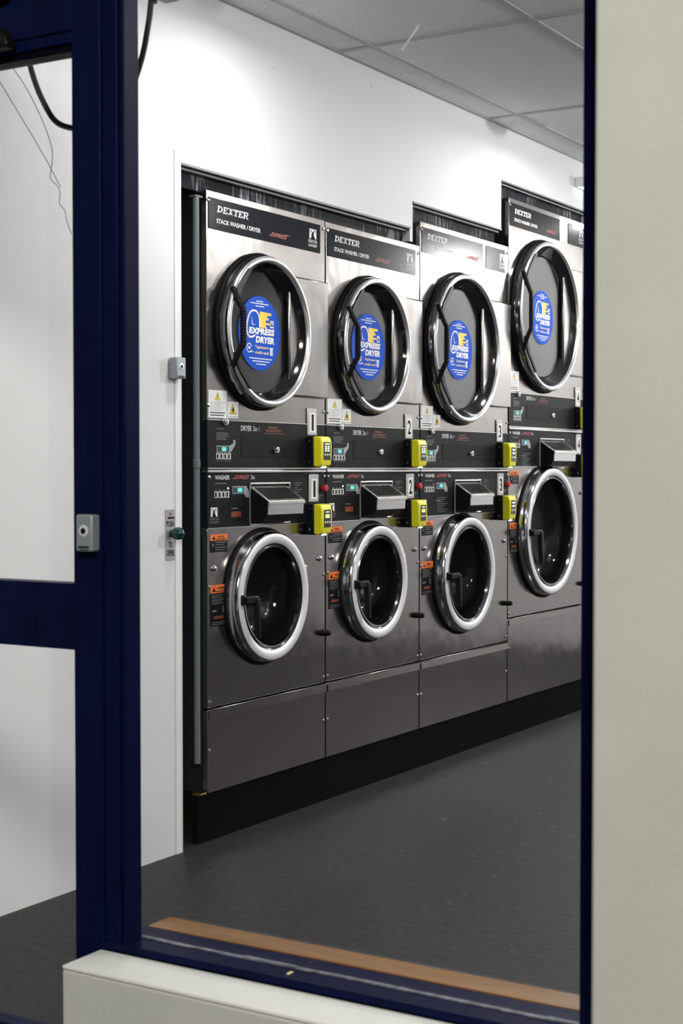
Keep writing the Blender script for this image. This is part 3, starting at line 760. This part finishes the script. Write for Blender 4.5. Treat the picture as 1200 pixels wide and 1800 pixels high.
    link_mesh('lock', LOCK, ip, (.0032, W * .545, 1.233 + zo))
    # number plates
    number_plate(t, n, W - .093, ct + .008, .094, 'd')
    number_plate(t, n, W - .082, wt - .054, .096, 'w')
    # washer controls
    zo = wt - 1.157; X = .0018
    lettering('lettering', M_white, t, [('WASHER', .043, .121, 1.136 + zo, 1.1495 + zo, .008), (coins, .240, .262, 1.137 + zo, 1.1495 + zo, 0)], X + .0004)
    lettering('express_mark', M_red, t, [('EXPRESS', .146, .232, 1.137 + zo, 1.1495 + zo, .03, .5)], X + .0004)
    mb = MB(); flat(mb, [(.132, 1.138 + zo), (.145, 1.138 + zo), (.145, 1.1415 + zo)], X); mb.build('express_swash', M_red, t)
    mb = MB()
    for q in range(4): rect(mb, .040 + q*.0205, .0565 + q*.0205, 1.079 + zo, 1.099 + zo, X)
    kb = mb.build('selector_keys', M_white, t)
    mb = MB()
    for q in range(4): rect(mb, .042 + q*.0205, .051 + q*.0205, 1.081 + zo, 1.0965 + zo, X + .0006)
    mb.build('key_mark', M_blkpr, kb)
    MB().lathe([(X, .0028), (X + .001, .0026), (X + .0015, .0001)], .113, 1.1085 + zo, 10).build('indicator_light', M_ledr if n in '34' else M_led, t)
    mb = MB(); rect(mb, .137, .201, 1.0905 + zo, 1.1145 + zo, X); flat(mb, [(.201, 1.0905 + zo), (.212, 1.078 + zo), (.232, 1.078 + zo), (.232, 1.092 + zo), (.214, 1.1145 + zo), (.201, 1.1145 + zo)], X); mb.build('display_frame', M_bracket, t)
    MB().box(X + .0006, X + .0012, .140, .198, 1.0935 + zo, 1.1115 + zo).build('display_window', M_teald, t)
    MB().box(X + .0012, X + .0018, .164, .190, 1.096 + zo, 1.109 + zo).build('display_digits', M_teal, t)
    mb = MB(); horse(mb, .020, .055, 1.020 + zo, 1.049 + zo, X); mb.build('horse_emblem', M_white, t)
    lettering('lettering', M_greyp, t, [('DEXTER', .014, .064, 1.009 + zo, 1.0165 + zo, .01), ('LAUNDRY', .014, .064, .999 + zo, 1.0065 + zo, .01)], X + .0004)
    sy = soap[0]
    mb = MB(); bars(mb, [(.042, .105, 1.124 + zo, .0025)] + [(.042 + q*.021, .054 + q*.021, 1.1035 + zo, .0018) for q in range(4)] + [(.130, .165, 1.044 + zo, .003)] + [(sy + soap[1] + .055, sy + soap[1] + .10 - .014*(q % 3), 1.122 - .0075*q + zo, .0018) for q in range(5)] + [(W - .055, W - .020, 1.078 + zo, .002), (W - .055, W - .030, 1.072 + zo, .002)], X); mb.build('small_print', M_greyp, t)
    if n in '12':
        mb = MB(); rect(mb, .129, .185, 1.016 + zo, 1.034 + zo, X); mb.build('orange_mark', M_rust, t)
    else:
        mb = MB(); bars(mb, [(.145, .235 - .02*(q % 3), 1.055 - .008*q + zo, .002) for q in range(8)], X); mb.build('small_print', M_greyp, t)
    # detergent dispenser
    sw = soap[1]
    mb = MB(); q = [(sy - .004, .990), (sy + sw + .020, .990), (sy + sw + .020, 1.122), (sy - .004, 1.122)]
    for (a, c), (b, d) in zip(q, q[1:] + q[:1]): mb.tube([(.004, a, c + zo), (.004, b, d + zo)], .0035, 8)
    fr = mb.build('dispenser_frame', M_steel2, t)
    sb = MB().poly_y([(.002, .996 + zo), (.050, 1.000 + zo), (.068, 1.022 + zo), (.070, 1.062 + zo), (.002, 1.108 + zo)], sy, sy + sw).build('soap_dispenser', M_blackp, t, bevel=.002)
    MB().poly_y([(.068, 1.0225 + zo), (.0715, 1.022 + zo), (.0735, 1.062 + zo), (.070, 1.062 + zo)], sy + .0005, sy + sw - .0005).build('front_plate', M_steel2, sb)
    mb = MB().poly_y([(.002, 1.1095 + zo), (.0760, 1.0625 + zo), (.0765, 1.0665 + zo), (.002, 1.1145 + zo)], sy - .003, sy + sw + .003).poly_y([(.0745, 1.055 + zo), (.0775, 1.055 + zo), (.0775, 1.066 + zo), (.0745, 1.066 + zo)], sy - .003, sy + sw + .003)
    mb.build('lid', M_steel2, sb, bevel=.001)
    def slope(y0, y1, u0, u1):
        f = lambda u: (.002 + (.0745)*u + .0003, 1.1145 + zo + (1.0665 - 1.1145)*u + .0005)
        a, b = f(u0), f(u1)
        return MB().poly_y([a, b, (b[0] + .0004, b[1] + .0007), (a[0] + .0004, a[1] + .0007)], y0, y1)
    slope(sy + .012, sy + sw*.55, .14, .88).build('lid_print', M_blkpr, sb)
    slope(sy + sw*.58, sy + sw - .012, .14, .88).build('lid_print', M_blkpr, sb)
    # emergency stop
    MB().lathe([(X, .0105), (.008, .0100), (.009, .0125), (.016, .0125), (.019, .0100), (.020, .0001)], W - .020, 1.103 + zo, 20).build('stop_button', M_redb, t)
    # washer door
    P_ = .046
    wd_ = MB().lathe([(.0, wR + .012), (.006, wR + .012), (.010, wR + .009), (.030, wR + .007), (P_ - .004, wR + .004), (P_, wR - .001)], wy, wz, SEG).build('washer_door', M_chrome2, t, ang=50)
    MB().lathe([(P_, wR - .001), (P_ + .003, wR - .006), (P_ + .002, wR - .026), (P_ - .004, wR - .032)], wy, wz, SEG).build('door_trim', M_alu, wd_, ang=50)
    MB().lathe([(.0004, wR + .018), (.004, wR + .019), (.009, wR + .016), (.009, wR + .011), (.0004, wR + .011)], wy, wz, SEG).build('door_gasket', M_rubber, wd_)
    MB().lathe([(P_ - .004, wR - .032), (P_ - .006, wR - .038), (P_ - .014, wR - .044), (P_ - .040, wR - .046), (-.02, wR - .040), (-.02, wR - .011)], wy, wz, SEG).build('inner_ring', M_blackg, wd_, ang=50)
    MB().lathe([(P_ - .007, wR - .037), (P_ - .003, wR - .041), (P_ - .004, wR - .046), (P_ - .012, wR - .049)], wy, wz, SEG).build('glass_ring', M_darkchrome, wd_, ang=50)
    gb = [(.012, wR - .045), (-.02, wR - .052), (-.05, wR - .062), (-.072, wR * .58), (-.086, wR * .40), (-.095, wR * .2), (-.098, .0001)]
    MB().lathe(gb, wy, wz, SEG).build('door_glass', G_bowl, wd_, ang=60)
    MB().lathe([(-.025, wR - .022), (-.10, wR - .022), (-.10, wR + .01), (-.46, wR + .01), (-.46, .001)], wy, wz, 48).build('washer_drum', M_drum, t)
    for q in range(3):                    # lifter paddles inside the drum
        a = R(100 + 120*q); c, d = math.cos(a), math.sin(a); r0 = wR + .009; r1 = wR - .055
        pr = [(wy + r0*c - .03*d, wz + r0*d + .03*c), (wy + r1*c - .008*d, wz + r1*d + .008*c), (wy + r1*c + .008*d, wz + r1*d - .008*c), (wy + r0*c + .03*d, wz + r0*d - .03*c)]
        MB().poly_x(pr, -.44, -.12).build('drum_paddle', M_drum, t)
    hy = wy - wR + .012; hz = wz
    big = n == '4'
    q = wR / .285
    mb = MB().poly_x([(hy, hz - .010), (hy + .085*q, hz - .010), (hy + .100*q, hz + .004), (hy + .092*q, hz + .014), (hy, hz + .014)], P_ + .004, P_ + .026)
    mb.poly_x([(hy + .086*q, hz - .135*q**.3), (hy + .104*q, hz - .135*q**.3), (hy + .100*q, hz + .006), (hy + .072*q, hz + .006)], P_ + .010, P_ + .030)
    mb.box(.03, P_ + .012, hy - .002, hy + .020, hz - .014, hz + .018)
    mb.build('handle', M_blackp, wd_, bevel=.004, seg=3)
    MB().box(.0005, .020, wy + wR + .018, wy + wR + .034, wz - .070, wz + .090).build('hinge', M_steel2, wd_, bevel=.003)
    # washer stickers, bolts, screws, black catch
    warn_orange(t, .018, wb - .075, .110, wb - .018, False)
    so = wb - .983
    os2 = .806 + (so * .65)
    warn_orange(t, .018, os2 - .130, .110, os2, True)
    if n != '4': link_mesh('bolt', BOLT, t, (0, .036, wb - .125))
    link_mesh('bolt', BOLT, t, (0, W - .042, wb - .125))
    for y, z in ((.012, top - .03), (W - .013, top - .03), (.012, ct + .045), (W - .012, ct + .045), (.012, wt - .013), (W - .011, wt - .013),
                 (.012, wz + .05), (W - .013, wz + .05), (.012, ws + .025), (W - .013, ws + .025), (.012, ws - .128), (W - .013, ws - .128)):
        link_mesh('screw', SCREW, t, (.0018 if wb < z < wt else .0, y, z))
    MB().lathe([(.0, .012), (.022, .011), (.030, .008), (.033, .0001)], W - .018, wz - .155 if n != '4' else wz - .27, 14).build('door_stop', M_blackp, t)
    return t

ZA = (1.174, 1.323, 1.157, .983, .417, .155)
ZB = (1.356, 1.502, 1.340, 1.178, .515, .155)
machine('1', 3.832, .700, 2.033, (.297, 1.615, .242), (.312, .752, .207), ZA, 'stainless steel stacked washer and dryer numbered 1, nearest the white wall edge')
machine('2', 4.534, .690, 2.031, (.299, 1.618, .242), (.308, .756, .205), ZA, 'stainless steel stacked washer and dryer numbered 2, second in the row')
machine('3', 5.226, .806, 2.128, (.338, 1.656, .297), (.355, .742, .230), ZA, 'wider stainless steel stacked washer and dryer numbered 3, third in the row', split=((.012, .554), (.581, .767)), coins='3x', soap=(.300, .21))
machine('4', 6.034, .862, 2.342, (.362, 1.856, .332), (.389, .886, .285), ZB, 'tallest stainless steel stacked washer and dryer numbered 4, beside the cream pillar', split=((.005, .552), (.652, .836)), coins='5x', soap=(.334, .25), lab2=False)

# ------------------------------------------------------------------ yellow card readers
def reader(y, z, label, yellow):
    t = empty('card_reader', (.0042, y, z - .053), label, 'card reader', 'yellow card readers')
    w, h = .033, .106
    MB().box(0, .028, -w, w, 0, h).build('back_case', M_blackp, t, bevel=.003)
    MB().poly_y([(.0282, .002), (.050, .000), (.060, .008), (.064, .030), (.064, .085), (.058, .102), (.050, .1055), (.0282, .1055)], -w, w).build('front_case', M_yel, t, bevel=.005, seg=3)
    s = MB().poly_y([(.0642, .026), (.0650, .026), (.0650, .086), (.0642, .086)], -.022, .022).build('screen', M_screen, t)
    X = .0651
    mb = MB()
    if yellow == 'menu':
        rect(mb, -.015, .015, .0775, .0815, X)
        for r_ in range(3):
            for c in (-.014, .003): rect(mb, c, c + .011, .056 + r_*.0072 - .002, .061 + r_*.0072 - .002, X)
        mb.build('display_keys', M_key, s)
    elif yellow == 'price':
        rect(mb, -.011, .011, .0765, .080, X); mb.build('display_keys', M_key, s)
        m2 = MB(); rect(m2, -.013, .013, .058, .070, X); m2.build('display_price', M_key2, s)
    else:
        rect(mb, -.012, .012, .072, .078, X); rect(mb, -.013, .013, .058, .064, X); mb.build('display_keys', M_key, s)
    mb = MB()
    for c in (-.0165, -.003, .0105): rect(mb, c, c + .006, .040, .047, X)
    mb.build('button_marks', M_white, s)
    MB().box(.045, .055, -.010, .010, -.002, .0015).build('slot_light', M_led, t)
    for zz in (.018, .088):
        link_mesh('screw', SIDE_SCREW, t, (.014, -w, zz))
    return t
SIDE_SCREW = MB().latheg([(0, .0040), (-.0015, .0038), (-.0022, .0001)], (0, 0, 0), 'y', 10).mesh('screw', M_chrome)
reader(3.832 + .601, 1.228, 'yellow card reader on the upper dryer nearest the white wall edge', 'menu')
reader(3.832 + .603, 0.997, 'yellow card reader on the lower washer nearest the white wall edge', 'price')
reader(4.534 + .596, 1.228, 'yellow card reader on the upper dryer second from the white wall edge', 'menu')
reader(4.534 + .596, 0.999, 'yellow card reader on the lower washer second from the white wall edge', 'price')
reader(5.226 + .716, 1.228, 'yellow card reader on the upper dryer third from the white wall edge', 'two')
reader(5.226 + .716, 1.003, 'yellow card reader on the lower washer third from the white wall edge', 'two')
reader(6.034 + .762, 1.408, 'yellow card reader on the upper dryer half hidden by the cream pillar', 'menu')
reader(6.034 + .778, 1.182, 'yellow card reader on the lower washer half hidden by the cream pillar', 'price')

# small white box light high on the machine wall, and scuffs on the window glass
t = empty('emergency_light', (0, 6.86, 2.50), 'small white box light high on the wall by the pillar', 'light')
MB().box(.0005, .05, -.10, .10, 0, .045).build('housing', M_bead, t, bevel=.008, seg=3)
MB().box(.010, .042, -.085, .085, -.0015, .0).build('diffuser', M_led, t)
def on_glass(name, pts):
    mb = MB().poly_y(pts, 2.1885, 2.1898)
    o = mb.build(name, M_scuff, smooth=False); o.parent = wn; o.matrix_parent_inverse = Matrix.Translation(-wn.location)
SCUFFS = [[(1.6000, 1.8515), (1.6015, 1.8503), (1.6290, 1.8795), (1.6335, 1.8875), (1.6320, 1.8885), (1.6245, 1.8800)],
          [(1.3495, 1.8545), (1.3515, 1.8540), (1.3520, 1.8580), (1.3500, 1.8580)],
          [(1.5415, 1.7985), (1.5435, 1.7985), (1.5460, 1.8020), (1.5440, 1.8025)]]
for pts in SCUFFS: on_glass('paint_scuff', pts)
